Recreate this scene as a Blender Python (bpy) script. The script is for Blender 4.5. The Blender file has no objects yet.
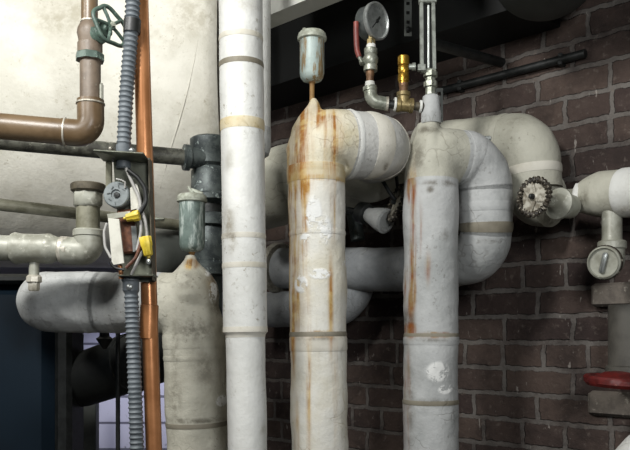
import bpy, math, random
from mathutils import Vector, Matrix, noise
random.seed(4)
F, CZ, HY = 760.0, 1.6, 335.0            # focal length in pixels, eye height, horizon row
C = bpy.context.scene.collection
V = Vector
PI = math.pi

def at(x, y, Y):
    return V(((x-315)/F*Y, Y, CZ+(HY-y)/F*Y))
def px(r, Y): return r*Y/F
def proj(p): return (315+F*p.x/p.y, HY-F*(p.z-CZ)/p.y)

# ------------------------------------------------------------------ materials
def rgb(h, g=1.0):
    c = [int(h[i:i+2], 16)/255 for i in (0, 2, 4)]
    return tuple((x/12.92 if x <= .04045 else ((x+.055)/1.055)**2.4)*g for x in c)+(1,)

class NT:
    def __init__(s, name):
        s.m = bpy.data.materials.new(name); s.m.use_nodes = True
        s.t = s.m.node_tree; s.n = s.t.nodes; s.b = s.n['Principled BSDF']
        s.tc = s.n.new('ShaderNodeTexCoord')
    def link(s, a, b): s.t.links.new(a, b)
    def val(s, sock, v):
        if hasattr(v, 'links'): s.link(v, sock)
        else: sock.default_value = v
    def mapping(s, src, scale):
        n = s.n.new('ShaderNodeMapping'); s.link(src, n.inputs[0]); n.inputs['Scale'].default_value = scale
        return n.outputs[0]
    def noise(s, scale, detail=4, rough=.6, vec=None, dist=0):
        n = s.n.new('ShaderNodeTexNoise'); s.link(vec or s.tc.outputs['Object'], n.inputs['Vector'])
        n.inputs['Scale'].default_value = scale; n.inputs['Detail'].default_value = detail
        n.inputs['Roughness'].default_value = rough; n.inputs['Distortion'].default_value = dist
        return n.outputs[0]
    def ramp(s, f, a, b, inv=False):
        n = s.n.new('ShaderNodeMapRange'); n.interpolation_type = 'SMOOTHSTEP'
        s.link(f, n.inputs[0]); n.inputs[1].default_value = a; n.inputs[2].default_value = b
        n.inputs[3].default_value = 1 if inv else 0; n.inputs[4].default_value = 0 if inv else 1
        return n.outputs[0]
    def math(s, op, a, b=0):
        n = s.n.new('ShaderNodeMath'); n.operation = op; s.val(n.inputs[0], a); s.val(n.inputs[1], b)
        n.use_clamp = op in ('ADD', 'SUBTRACT')
        return n.outputs[0]
    def mix(s, f, a, b):
        n = s.n.new('ShaderNodeMix'); n.data_type = 'RGBA'
        s.val(n.inputs[0], f); s.val(n.inputs[6], a); s.val(n.inputs[7], b)
        return n.outputs[2]
    def bump(s, h, strength, dist=.002, prev=None):
        n = s.n.new('ShaderNodeBump'); n.inputs['Strength'].default_value = strength
        n.inputs['Distance'].default_value = dist; s.link(h, n.inputs['Height'])
        if prev: s.link(prev, n.inputs['Normal'])
        return n.outputs[0]
    def wear(s):
        a = s.n.new('ShaderNodeAttribute'); a.attribute_name = 'wear'
        p = s.n.new('ShaderNodeSeparateColor'); s.link(a.outputs['Color'], p.inputs[0])
        return p.outputs
    def done(s, col, rough=.7, metal=0, nrm=None, spec=.5):
        s.val(s.b.inputs['Base Color'], col); s.val(s.b.inputs['Roughness'], rough)
        s.val(s.b.inputs['Metallic'], metal); s.b.inputs['Specular IOR Level'].default_value = spec
        if nrm: s.link(nrm, s.b.inputs['Normal'])
        return s.m

def canvas(name, c1, c2, dirt='6b6250', rust='9a6420', rust2='b89a60', speck=.35, bump=.7, streak=.0, soil=.32, crack=.3):
    t = NT(name); uv = t.tc.outputs['UV']; w = t.wear()
    col = t.mix(t.ramp(t.noise(7, 5, .65), .38, .66), rgb(c1), rgb(c2))
    st = t.noise(1, 5, .65, t.mapping(uv, (55, 4.0, 1)))
    br = t.ramp(t.noise(3.2, 6, .72), .50, .74)
    col = t.mix(t.math('MULTIPLY', br, soil), col, rgb(dirt))
    if streak:
        col = t.mix(t.math('MULTIPLY', t.ramp(st, .52, .72), streak), col, rgb(dirt))
    sp = t.ramp(t.noise(95, 4, .7), .57, .68)
    patch = t.ramp(t.noise(9, 3, .6), .42, .66)
    col = t.mix(t.math('MULTIPLY', t.math('MULTIPLY', sp, patch), speck), col, rgb(dirt))
    brk = t.ramp(t.noise(38, 5, .7), .36, .62)
    st2 = t.ramp(st, .40, .60)
    vo = t.n.new('ShaderNodeTexVoronoi'); vo.feature = 'DISTANCE_TO_EDGE'; vo.inputs['Scale'].default_value = 19
    wv = t.n.new('ShaderNodeVectorMath'); wv.operation = 'MULTIPLY_ADD'; nn = t.n.new('ShaderNodeTexNoise'); t.link(t.tc.outputs['Object'], nn.inputs['Vector']); nn.inputs['Scale'].default_value = 16
    t.link(nn.outputs['Color'], wv.inputs[0]); wv.inputs[1].default_value = (.09, .09, .09); t.link(t.tc.outputs['Object'], wv.inputs[2]); t.link(wv.outputs[0], vo.inputs['Vector'])
    crk = t.math('MULTIPLY', t.ramp(vo.outputs['Distance'], .008, .03, True), t.ramp(t.noise(6, 3, .6), .52, .60))
    col = t.mix(t.math('MULTIPLY', crk, crack), col, rgb(dirt))
    gm = t.math('MULTIPLY', t.ramp(w[1], .05, .9), t.math('ADD', t.math('MULTIPLY', brk, .75), .12))
    col = t.mix(gm, col, rgb(dirt))
    rm = t.math('MULTIPLY', t.ramp(w[0], .04, .6), t.math('ADD', t.math('MULTIPLY', st2, .8), .2))
    col = t.mix(rm, col, t.mix(t.ramp(t.noise(30, 4), .4, .62), rgb(rust), rgb(rust2)))
    fl = t.math('MULTIPLY', t.ramp(w[2], .25, .5), t.ramp(t.noise(55, 4, .7), .42, .5))
    col = t.mix(fl, col, rgb('dcdcd8'))
    n1 = t.bump(t.noise(26, 5, .6), bump, .004)
    n2 = t.bump(t.noise(160, 3, .6), bump*.8, .0014, n1)
    n3 = t.bump(fl, .5, .002, n2); n3 = t.bump(t.math('SUBTRACT', 1, crk), crack, .0015, n3)
    return t.done(col, .62, 0, n3, .35)

def paint(name, c1, c2, rough=.5, metal=0, scale=30, lo=.4, hi=.62, bump=.35, c3=None, c3lo=.6, c3hi=.68, c3scale=60, spec=.5, stretch=None):
    t = NT(name)
    col = t.mix(t.ramp(t.noise(scale, 5, .65), lo, hi), rgb(c1), rgb(c2))
    if c3: col = t.mix(t.ramp(t.noise(c3scale, 5, .7, t.mapping(t.tc.outputs['Object'], (1, 1, stretch)) if stretch else None), c3lo, c3hi), col, rgb(c3))
    n = t.bump(t.noise(scale*3.2, 4, .65), bump, .0015)
    return t.done(col, rough, metal, n, spec)

M = {}
M['jacket']   = canvas('white_canvas', 'cccbc6', 'b9b8b1', speck=.45)
M['clean']    = canvas('clean_white_canvas', 'cfcfca', 'c1c1bb', dirt='857d6a', speck=.8, bump=.5, crack=.12)
M['stained']  = canvas('stained_canvas', 'd3d1c8', 'c8c3b2', dirt='8a784f', rust='94661f', speck=.3, streak=.16, soil=.18)
M['bluish']   = canvas('cool_canvas', 'b3b4b2', '999b99', dirt='5c574c', rust='7e4a22', rust2='8f7650', speck=.55)
M['plaster']  = canvas('grey_plaster', 'b8b5a6', 'a09c8d', dirt='5a5547', rust='7a5a34', speck=.6, bump=1.0, soil=.25)
M['yellowed'] = canvas('yellowed_plaster', 'd0cab6', 'c0b593', dirt='6d5226', rust='8e5a1c', speck=.5, bump=1.0)
M['greyjack'] = canvas('grey_painted_canvas', '9c9e9e', '85888a', dirt='45433e', speck=.5)
M['shade']    = canvas('aged_cream_canvas', 'b0aea0', '9b998b', dirt='5c5749', speck=.5)
M['wrap']     = canvas('wrapped_canvas', 'bcbbb6', 'a5a49e', dirt='6a6455', speck=.5, bump=.8)
M['tape']     = canvas('seam_tape', 'cac6ba', 'b5b0a0', dirt='6c6456', speck=.5, bump=.3)
M['yellow_tape'] = canvas('yellowed_tape', 'c7bda2', 'a9925c', dirt='7d6a45', speck=.6, bump=.4)
M['tan_tape'] = canvas('tan_tape', '857f70', '6b6557', dirt='4a4234', speck=.5, bump=.3)
M['white_tape'] = paint('thread_tape', 'd8d8d2', 'bdbdb5', .6, 0, 60)
M['tank']     = canvas('tank_jacket', 'd8d5c9', 'c9c6b9', dirt='8a8064', speck=.5, bump=.6, crack=0)
M['brown']    = paint('brown_paint', '67553f', '564530', .38, 0, 14, c3='8d7c66', c3lo=.66, c3hi=.74, c3scale=24)
M['brownfit'] = paint('brown_fitting_paint', '6b5e50', '594d41', .5, 0, 30, c3='8a8578', c3lo=.6, c3hi=.7)
M['solder']   = paint('solder_ring', 'bab5a8', '8f8a7c', .4, .3, 60)
M['green']    = paint('green_paint', '4c5e54', '3b4b43', .45, 0, 40, c3='7b8f83', c3lo=.6, c3hi=.68)
M['copper']   = paint('copper', 'bd8357', 'a56f46', .28, .5, 9, c3='7d5636', c3lo=.66, c3hi=.76, c3scale=14, bump=.1)
M['conduit']  = paint('conduit_plastic', '60666a', '51575b', .55, 0, 18, bump=.15)
M['darkpipe'] = paint('grey_galvanised', '66665c', '3d3c36', .5, .3, 38, c3='a3a192', c3lo=.60, c3hi=.70)
M['castiron'] = paint('cast_iron', '535a58', '33393a', .5, .35, 30, c3='8d9793', c3lo=.58, c3hi=.68)
M['greymetal']= paint('grey_painted_metal', '98988c', '807f72', .45, .1, 22, c3='b4b3a6', c3lo=.58, c3hi=.68)
M['oxide']    = paint('brown_oxidised_metal', '5c5546', '453f33', .55, .2, 40)
M['olive']    = paint('olive_pipe', '7d7b6a', '63614f', .5, .1, 24)
M['verdigris']= paint('verdigris', 'a3b0ab', '8b9a95', .5, .1, 24, c3='7d6845', c3lo=.50, c3hi=.60, c3scale=70, stretch=.12)
M['verdigris_dark'] = paint('dark_verdigris', '6b7a73', '505d57', .5, .1, 28, c3='a3ada6', c3lo=.50, c3hi=.62, c3scale=70, stretch=.2)
M['lid']      = paint('chalky_lid', 'aeb2a4', '8a8c7d', .55, .1, 50)
M['rustpipe'] = paint('rusty_brown', '8a6a3c', '6b4a26', .7, 0, 40)
M['brass']    = paint('brass', 'b08a35', '8e6a22', .35, .8, 50, c3='d8b65e', c3lo=.58, c3hi=.66)
M['oldbrass'] = paint('dull_brass', '8a7a52', '6a5c3c', .45, .5, 50, c3='9a9a80', c3lo=.58, c3hi=.66)
M['nickel']   = paint('tarnished_nickel', '96988c', '74776a', .4, .45, 50, c3='5a5c50', c3lo=.58, c3hi=.66)
M['copperfit']= paint('dull_copper', '7d5f45', '5e4531', .5, .5, 50)
M['steel']    = paint('steel', 'a5a8a5', '858885', .35, .6, 40)
M['case']     = paint('gauge_case', '5d615f', '474b4a', .4, .4, 30)
M['dial']     = paint('dial_white', 'ecece8', 'e2e2de', .5, 0, 20, bump=0)
M['black']    = paint('black_paint', '161816', '0e0f0e', .6, 0, 30)
M['ironblack']= paint('black_iron', '232524', '141615', .5, .2, 40)
M['redvinyl'] = paint('red_vinyl', '7a382f', '622a24', .5, 0, 40)
M['redpaint'] = paint('red_paint', '5f1814', '48110e', .5, 0, 40, c3='9a5a4c', c3lo=.62, c3hi=.7)
M['glass']    = paint('thermometer_tube', 'd5dad4', 'c5cac4', .15, 0, 20, bump=0)
M['alum']     = paint('aluminium', '9fa39a', '84877f', .35, .5, 60)
M['wheelrim'] = paint('blackened_wheel', '3f382e', '221e19', .5, .2, 120, c3='a59f90', c3lo=.56, c3hi=.62, c3scale=150)
M['wheelface']= paint('worn_wheel_face', 'a9a598', '6c6557', .5, .1, 60)
M['navy']     = paint('navy_enamel', '04141f', '030f18', .65, 0, 3, bump=.05, spec=.2)
M['duct']     = paint('black_duct', '0d0f0d', '090a09', .8, 0, 6)
M['dim']      = paint('grey_duct', '5a5d58', '4a4d48', .6, 0, 8)
M['darkdim']  = paint('dark_sheet_metal', '2d302d', '232623', .6, 0, 8)
M['drab']     = paint('drab_pipe_paint', '4f4c45', '3f3c36', .6, 0, 12)
M['beam']     = paint('pale_grey_beam', 'bdbdb6', 'adada5', .7, 0, 8)
M['boxmetal'] = paint('dull_box_steel', '6d6f62', '55574b', .4, .4, 24, c3='8d8f82', c3lo=.6, c3hi=.7)
M['greyplast']= paint('grey_plastic', '777d7d', '686e6e', .5, 0, 60)
M['white']    = paint('white_plastic', 'c6c4b8', 'b3b1a5', .5, 0, 40, bump=.1)
M['yellow']   = paint('yellow_plastic', 'd3bb3c', 'b9a02c', .45, 0, 30, bump=.1)
M['phenolic'] = paint('brown_bakelite', '6e4630', '4c2e20', .4, 0, 60)
M['wirewhite']= paint('white_wire', 'a9a7a2', '95938e', .5, 0, 30, bump=.1)
M['blackwire']= paint('black_wire', '1c1d1b', '121311', .45, 0, 30, bump=.1)
M['concrete'] = paint('concrete', '77746d', '625f58', .85, 0, 5)
M['ceilmat']  = paint('sooty_ceiling', '3a3b38', '2b2c29', .85, 0, 5)
M['mortarblk']= paint('worn_stone', '6d655c', '575049', .85, 0, 18, bump=1, c3='8e877c', c3lo=.58, c3hi=.68)
M['flake']    = paint('paint_flake', '9fa09b', '8b8c87', .7, 0, 20)

def brick_mat():
    t = NT('old_brick'); uv = t.tc.outputs['UV']
    wob = t.n.new('ShaderNodeVectorMath'); wob.operation = 'MULTIPLY_ADD'
    nz = t.n.new('ShaderNodeTexNoise'); t.link(uv, nz.inputs['Vector']); nz.inputs['Scale'].default_value = 30; nz.inputs['Detail'].default_value = 4
    t.link(nz.outputs['Color'], wob.inputs[0]); wob.inputs[1].default_value = (.018, .016, 0); t.link(uv, wob.inputs[2])
    b = t.n.new('ShaderNodeTexBrick'); t.link(wob.outputs[0], b.inputs['Vector'])
    b.inputs['Scale'].default_value = 1; b.inputs['Brick Width'].default_value = .185; b.inputs['Row Height'].default_value = .067
    b.inputs['Mortar Size'].default_value = .0078; b.inputs['Mortar Smooth'].default_value = .35; b.inputs['Bias'].default_value = -.1
    b.offset = .5; b.squash = .62; b.squash_frequency = 3
    b.inputs['Color1'].default_value = rgb('53463f'); b.inputs['Color2'].default_value = rgb('352b2a'); b.inputs['Mortar'].default_value = rgb('6c6762')
    col = t.mix(t.math('MULTIPLY', t.ramp(t.noise(14, 5, .7, uv), .45, .7), .55), b.outputs[0], rgb('564a44'))
    col = t.mix(t.math('MULTIPLY', t.ramp(t.noise(5.5, 6, .72, uv), .40, .66), .72), col, rgb('2c2523'))
    col = t.mix(t.math('MULTIPLY', t.ramp(t.noise(46, 4, .7, uv), .56, .70), .5), col, rgb('6f655d'))
    sp = t.ramp(t.noise(1, 4, .6, t.mapping(uv, (60, 17, 1))), .66, .70)
    col = t.mix(t.math('MULTIPLY', sp, .6), col, rgb('a39c94'))
    sep = t.n.new('ShaderNodeSeparateXYZ'); t.link(uv, sep.inputs[0])
    n1 = t.noise(5, 4, .6, uv)
    hh = t.math('ADD', t.math('MULTIPLY', sep.outputs[1], 1.0), t.math('MULTIPLY', t.math('SUBTRACT', n1, .5), .16))
    # shade painted into the brick colour at the far upper end of the wall
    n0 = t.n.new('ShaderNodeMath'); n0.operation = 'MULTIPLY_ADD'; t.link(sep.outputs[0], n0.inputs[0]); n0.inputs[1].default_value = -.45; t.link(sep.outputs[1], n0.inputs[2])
    upper_shade = t.math('MULTIPLY', t.ramp(n0.outputs[0], 2.02, 2.55), .72)
    col = t.mix(upper_shade, col, rgb('191a18'))
    hb = t.math('SUBTRACT', 1, b.outputs['Fac'])
    n = t.bump(hb, .9, .007); n = t.bump(t.noise(60, 5, .7, uv), .8, .006, n)
    return t.done(col, .85, 0, n, .2)
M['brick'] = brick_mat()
def painted_wall():
    t = NT('painted_block'); uv = t.tc.outputs['UV']
    b = t.n.new('ShaderNodeTexBrick'); t.link(uv, b.inputs['Vector'])
    b.inputs['Scale'].default_value = 1; b.inputs['Brick Width'].default_value = 1.3; b.inputs['Row Height'].default_value = .12
    b.inputs['Mortar Size'].default_value = .006; b.inputs['Mortar Smooth'].default_value = .3
    b.inputs['Color1'].default_value = rgb('c2c0d2'); b.inputs['Color2'].default_value = rgb('b4b3c6'); b.inputs['Mortar'].default_value = rgb('6a6978')
    col = t.mix(t.ramp(t.noise(13, 5, .7, uv), .6, .7), b.outputs[0], rgb('70707c'))
    n = t.bump(t.math('SUBTRACT', 1, b.outputs['Fac']), .8, .005)
    return t.done(col, .7, 0, n, .3)
M['painted'] = painted_wall()

# ------------------------------------------------------------------ geometry
class Geo:
    def __init__(s): s.v = []; s.f = []; s.uv = []
    def add(s, verts, faces, uvs=None):
        o = len(s.v); s.v += verts
        for i, f in enumerate(faces):
            s.f.append([k+o for k in f])
            s.uv.append(uvs[i] if uvs else [(verts[k].x, verts[k].z) for k in f])
        return s
    def grid(s, rings, uvr, cap0=True, cap1=True):
        # rings: list of lists of points (closed loops); uvr(i, j) gives the uv
        n = len(rings[0]); vs = [p for r in rings for p in r]; fs = []; us = []
        for i in range(len(rings)-1):
            for j in range(n):
                k = (j+1) % n
                fs.append([i*n+j, i*n+k, (i+1)*n+k, (i+1)*n+j])
                us.append([uvr(i, j), uvr(i, j+1), uvr(i+1, j+1), uvr(i+1, j)])
        for ring, flag, rev in ((0, cap0, True), (len(rings)-1, cap1, False)):
            if flag:
                c = sum(rings[ring], V((0, 0, 0)))/n; vs.append(c); ci = len(vs)-1
                for j in range(n):
                    k = (j+1) % n
                    fs.append([ci, ring*n+k, ring*n+j] if rev else [ci, ring*n+j, ring*n+k])
                    us.append([uvr(ring, j)]*3)
        return s.add(vs, fs, us)
    def lathe(s, o, axis, prof, segs=32, flat=0, disp=0, freq=20, ref=None):
        # prof: list of (radius, height along axis)
        a = axis.normalized(); u = (ref or (V((0, -1, 0)) if abs(a.y) < .9 else V((0, 0, 1))))
        u = (u-a*u.dot(a)).normalized(); w = a.cross(u)
        rings = []
        for r, h in prof:
            ring = []
            for j in range(segs):
                th = 2*PI*j/segs + PI
                p = o+a*h+(u*math.cos(th)+w*math.sin(th))*max(r, 1e-5)
                if disp: p = p+(p-(o+a*h)).normalized()*disp*noise.noise(p*freq)
                ring.append(p)
            rings.append(ring)
        L = [0]
        for i in range(1, len(prof)): L.append(L[-1]+math.hypot(prof[i][0]-prof[i-1][0], prof[i][1]-prof[i-1][1]))
        rm = max(r for r, h in prof)
        return s.grid(rings, lambda i, j: (2*PI*rm*j/segs, L[i]), prof[0][0] > 1e-4, prof[-1][0] > 1e-4)
    def box(s, c, size, R=None, bev=0):
        R = R or Matrix.Identity(3); h = V(size)/2; b = min(bev, min(h)*.9)
        if b <= 0:
            vs = [c+R@V((sx*h.x, sy*h.y, sz*h.z)) for sx in (-1, 1) for sy in (-1, 1) for sz in (-1, 1)]
            return s.add(vs, [[0, 1, 3, 2], [4, 6, 7, 5], [0, 4, 5, 1], [2, 3, 7, 6], [0, 2, 6, 4], [1, 5, 7, 3]])
        rings = []
        def loop(ix, iy, z):
            pts = []
            for sx, sy in ((-1, -1), (1, -1), (1, 1), (-1, 1)):
                ax, ay = h.x-ix, h.y-iy
                d = b*.999
                q = [(sx*(ax-d), sy*ay), (sx*ax, sy*(ay-d))]
                if sx*sy < 0: q = q
                if (sx, sy) in ((-1, -1), (1, 1)): q = [q[1], q[0]]
                pts += [c+R@V((x, y, z)) for x, y in q]
            return pts
        rings = [loop(b, b, -h.z), loop(0, 0, -h.z+b), loop(0, 0, h.z-b), loop(b, b, h.z)]
        return s.grid(rings, lambda i, j: (j*.02, i*.02))
    def tube(s, pts, r, segs=16, fillet=0, ds=.006, caps=True, disp=0, freq=30, closed=False):
        if fillet: pts = fillet_path(pts, fillet, ds)
        fr = frames(pts, closed); rings = []
        L = [0]
        for i in range(1, len(pts)): L.append(L[-1]+(pts[i]-pts[i-1]).length)
        for i, (p, (t, u, w)) in enumerate(zip(pts, fr)):
            rr = r(L[i]/max(L[-1], 1e-9)) if callable(r) else r
            ring = []
            for j in range(segs):
                d = u*math.cos(2*PI*j/segs)+w*math.sin(2*PI*j/segs); q = p+d*rr
                if disp: q = q+d*disp*noise.noise(q*freq)
                ring.append(q)
            rings.append(ring)
        if closed: rings.append(rings[0])
        rr = r(.5) if callable(r) else r
        return s.grid(rings, lambda i, j: (2*PI*rr*j/segs, L[min(i, len(L)-1)]), caps and not closed, caps and not closed)
    def merged(s, voxel=.0032, smooth=8):
        # fuse overlapping shells into one lumpy plaster surface
        me = bpy.data.meshes.new('fuse'); me.from_pydata([tuple(p) for p in s.v], [], s.f)
        o = bpy.data.objects.new('fuse', me); C.objects.link(o)
        m = o.modifiers.new('r', 'REMESH'); m.mode = 'VOXEL'; m.voxel_size = voxel
        m = o.modifiers.new('s', 'SMOOTH'); m.factor = .5; m.iterations = smooth
        ev = o.evaluated_get(bpy.context.evaluated_depsgraph_get()); em = ev.to_mesh()
        g = Geo().add([v.co.copy() for v in em.vertices], [list(p.vertices) for p in em.polygons])
        ev.to_mesh_clear(); bpy.data.objects.remove(o); bpy.data.meshes.remove(me)
        return g
    def build(s, name, mat, parent=None, loc=None, wear=None, smooth=True, ang=38, bevel=0):
        off = V((0, 0, 0))
        if parent is not None:
            q = parent
            while q is not None: off = off+q.location; q = q.parent
        elif loc is not None: off = V(loc)
        me = bpy.data.meshes.new(name)
        me.from_pydata([tuple(p-off) for p in s.v], [], s.f)
        uvl = me.uv_layers.new(name='UVMap'); k = 0
        for u in s.uv:
            for q in u: uvl.data[k].uv = q; k += 1
        if wear:
            at_ = me.color_attributes.new('wear', 'FLOAT_COLOR', 'POINT')
            for i, p in enumerate(s.v): at_.data[i].color = wear(p)+(1.0,)
        if smooth:
            me.polygons.foreach_set('use_smooth', [True]*len(me.polygons)); me.set_sharp_from_angle(angle=math.radians(ang))
        me.materials.append(M[mat]); me.update()
        o = bpy.data.objects.new(name, me); C.objects.link(o)
        if parent is not None: o.parent = parent
        elif loc is not None: o.location = loc
        if bevel:
            b = o.modifiers.new('Bevel', 'BEVEL'); b.width = bevel; b.segments = 2; b.limit_method = 'ANGLE'
        return o

def fillet_path(pts, R, ds=.006):
    Rs = R if isinstance(R, (list, tuple)) else [R]*len(pts)
    out = [pts[0]]
    def line(a, b):
        n = max(1, int((b-a).length/ds))
        for i in range(1, n+1): out.append(a.lerp(b, i/n))
    for i in range(1, len(pts)-1):
        p0, p1, p2 = pts[i-1], pts[i], pts[i+1]
        a = (p0-p1).normalized(); b = (p2-p1).normalized()
        ang = a.angle(b); r = Rs[i]
        if PI-ang < .02: line(out[-1], p1); continue
        tl = r/math.tan(ang/2)
        tl = min(tl, .49*(p0-p1).length, .49*(p2-p1).length) if i > 0 else tl
        r = tl*math.tan(ang/2)
        s, e = p1+a*tl, p1+b*tl
        bis = (a+b).normalized(); c = p1+bis*(r/math.sin(ang/2))
        line(out[-1], s)
        v0, v1 = s-c, e-c; tot = v0.angle(v1); n = max(3, int(tot*r/ds)); ax = v0.cross(v1).normalized()
        for k in range(1, n+1): out.append(c+Matrix.Rotation(tot*k/n, 3, ax)@v0)
    line(out[-1], pts[-1])
    return out

def frames(pts, closed=False):
    n = len(pts); fr = []
    T = []
    for i in range(n):
        a = pts[i-1] if (i > 0 or closed) else pts[0]; b = pts[(i+1) % n] if (i < n-1 or closed) else pts[-1]
        T.append((b-a).normalized())
    ref = V((0, 1, 0)) if abs(T[0].y) < .8 else V((0, 0, 1))
    u = (ref-T[0]*ref.dot(T[0])).normalized()
    for i in range(n):
        u = (u-T[i]*u.dot(T[i])).normalized(); fr.append((T[i], u, T[i].cross(u)))
    return fr

def tag(o, label, cat, group=None):
    o['label'] = label; o['category'] = cat
    if group: o['group'] = group
    return o
def thing(name, label, cat, loc, group=None):
    o = bpy.data.objects.new(name, None); C.objects.link(o); o.location = loc; o.empty_display_size = .05
    return tag(o, label, cat, group)
def struct(name, g, mat, **k):
    o = g.build(name, mat, **k); o['kind'] = 'structure'; return o

class Run:
    """an insulated pipe run: one centre line, cut into parts along its length"""
    def __init__(s, pts, fillet, r, root, segs=72, ds=.005, disp=.0022, seed=0, blobs=(), pulls=()):
        s.p = fillet_path(pts, fillet, ds); s.fr = frames(s.p); s.root = root; s.r = r; s.segs = segs; s.disp = disp; s.pulls = pulls
        s.L = [0]; s.blobs = blobs; s.off = V((seed*3.1, seed*1.7, seed*.9))
        for i in range(1, len(s.p)): s.L.append(s.L[-1]+(s.p[i]-s.p[i-1]).length)
    def s_at(s, x, y, lo=0, hi=1e9):
        best = min(range(len(s.p)), key=lambda i: (proj(s.p[i])[0]-x)**2+(proj(s.p[i])[1]-y)**2 if lo <= s.L[i] <= hi else 1e12)
        return s.L[best]
    def rad(s, l): return s.r(l) if callable(s.r) else s.r
    def wear(s, p):
        c = [0, 0, 0]
        for kind, q, rx, rz, k in s.blobs:
            if p.y > q.y+.075: continue
            d = ((p.x-q.x)/rx)**2+((p.z-q.z)/rz)**2
            if d < 4:
                c[kind] = max(c[kind], k*math.exp(-d*1.1))
        return tuple(c)
    def part(s, name, l0, l1, mat, extra=0, parent=None, flare=0, cap=True, disp=None, fuse=None):
        idx = [i for i in range(len(s.p)) if l0 <= s.L[i] <= l1]
        i0, i1 = max(idx[0]-1, 0), min(idx[-1]+1, len(s.p)-1)
        rings = []; d = s.disp if disp is None else disp
        for i in range(i0, i1+1):
            t, u, w = s.fr[i]; r = s.rad(s.L[i])+extra
            e = min(s.L[i]-s.L[i0], s.L[i1]-s.L[i])
            if extra > 0 and e < .004: r -= extra*.6
            ring = []
            for j in range(s.segs):
                n = u*math.cos(2*PI*j/s.segs)+w*math.sin(2*PI*j/s.segs); q = s.p[i]+n*r
                k = noise.noise((q+s.off)*11)*d+noise.noise((q+s.off)*38)*d*.35
                q = q+n*k
                for P, sg, kk in s.pulls: q = q+(P-q)*kk*math.exp(-(P-q).length_squared/sg**2)
                ring.append(q)
            rings.append(ring)
        rr = s.rad((l0+l1)/2)
        g = Geo().grid(rings, lambda i, j: (2*PI*rr*j/s.segs, s.L[i0+i]), cap, cap)
        if fuse is not None:
            g.add(fuse.v, fuse.f); g = g.merged()
        return g.build(name, mat, parent or s.root, wear=s.wear if s.blobs and mat != 'tan_tape' else None, ang=60 if fuse else 38)
    def band(s, name, l, w, mat, extra=.0018, parent=None):
        return s.part(name, l-w/2, l+w/2, mat, extra, parent)

def down_to_floor(x0, y0, x1, y1, Y):
    a, b = at(x0, y0, Y), at(x1, y1, Y); d = (b-a)/(a.z-b.z)
    return b+d*b.z
GRP = 'insulated heating pipes'
def peak(x, Y, rows, **k): return Geo().lathe(at(x, rows[0][0], Y), V((0, 0, 1)), [(0, 0)]+[(px(r, Y), px(rows[0][0]-y, Y)) for y, r in rows]+[(0, px(rows[0][0]-rows[-1][0], Y)+.0005)], 48, disp=.008, freq=30)

# ------------------------------------------------------------------ setting
WP, WD = V((.529, 1.96, 0)), V((1.072, -1, 0)).normalized()     # brick wall: a point and its direction
WN = V((-1, -1.072, 0)).normalized()                              # towards the room
def wall_pt(u, z): return WP+WD*u+V((0, 0, z))
def wall_uv_of(x, y):
    k = (x-315)/F; t = (k*1.96-.529)/(1.072+k); Y = 1.96-t
    return t*1.466, CZ+(HY-y)/F*Y
g = Geo()
u0, u1, zt = -1.05, 1.55, 3.0
nu, nz = 130, 150
vs = []; fs = []; us = []
def bk(u, z): return (u+5.03, z+.0860)      # row seams meet z = 1.59
a, b, c, d = [wall_pt(u, z) for u, z in ((u0, 0), (u1, 0), (u1, zt), (u0, zt))]
th = -WN*.22
g.add([a, b, c, d, a+th, b+th, c+th, d+th],
      [[0, 1, 2, 3], [5, 4, 7, 6], [4, 0, 3, 7], [1, 5, 6, 2], [3, 2, 6, 7], [4, 5, 1, 0]],
      [[bk(u0, 0), bk(u1, 0), bk(u1, zt), bk(u0, zt)]]*1+[[bk(u0, 0), bk(u1, 0), bk(u1, zt), bk(u0, zt)]]+[[bk(u0-.2, 0), bk(u0, 0), bk(u0, zt), bk(u0-.2, zt)]]*4)
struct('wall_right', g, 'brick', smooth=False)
def quad_box(name, c, s, mat): return struct(name, Geo().box(V(c), s), mat, smooth=False)
quad_box('floor', (-.6, 1.2, -.05), (5.2, 5.2, .1), 'concrete')
quad_box('ceiling', (-.6, 1.2, 3.05), (5.2, 5.2, .1), 'ceilmat')
g = Geo(); Yb = 3.45
g.add([V((-3.1, Yb, 0)), V((.3, Yb, 0)), V((.3, Yb, 3)), V((-3.1, Yb, 3)), V((-3.1, Yb+.1, 0)), V((.3, Yb+.1, 0)), V((.3, Yb+.1, 3)), V((-3.1, Yb+.1, 3))],
      [[0, 1, 2, 3], [5, 4, 7, 6], [4, 0, 3, 7], [1, 5, 6, 2], [3, 2, 6, 7], [4, 5, 1, 0]],
      [[(0, 0), (3.4, 0), (3.4, 3), (0, 3)]]*6)
struct('wall_back', g, 'painted', smooth=False)

RW = Matrix((WD, WN, V((0, 0, 1)))).transposed()     # wall-aligned axes: x along the wall, y into the room
def on_wall(x, y, out):
    u, z = wall_uv_of(x, y); return wall_pt(u, z)+WN*out

# black beam that runs along the top of the wall, and a pale beam before it
ua, ub = -1.0, wall_uv_of(560, 30)[0]
zb = wall_uv_of(450, 52)[1]-.02
g = Geo().box(wall_pt((ua+ub)/2, (zb+2.99)/2)+WN*.09, (ub-ua, .18, 2.99-zb), RW)
struct('ceiling_beam', g, 'duct', smooth=False)

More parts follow.
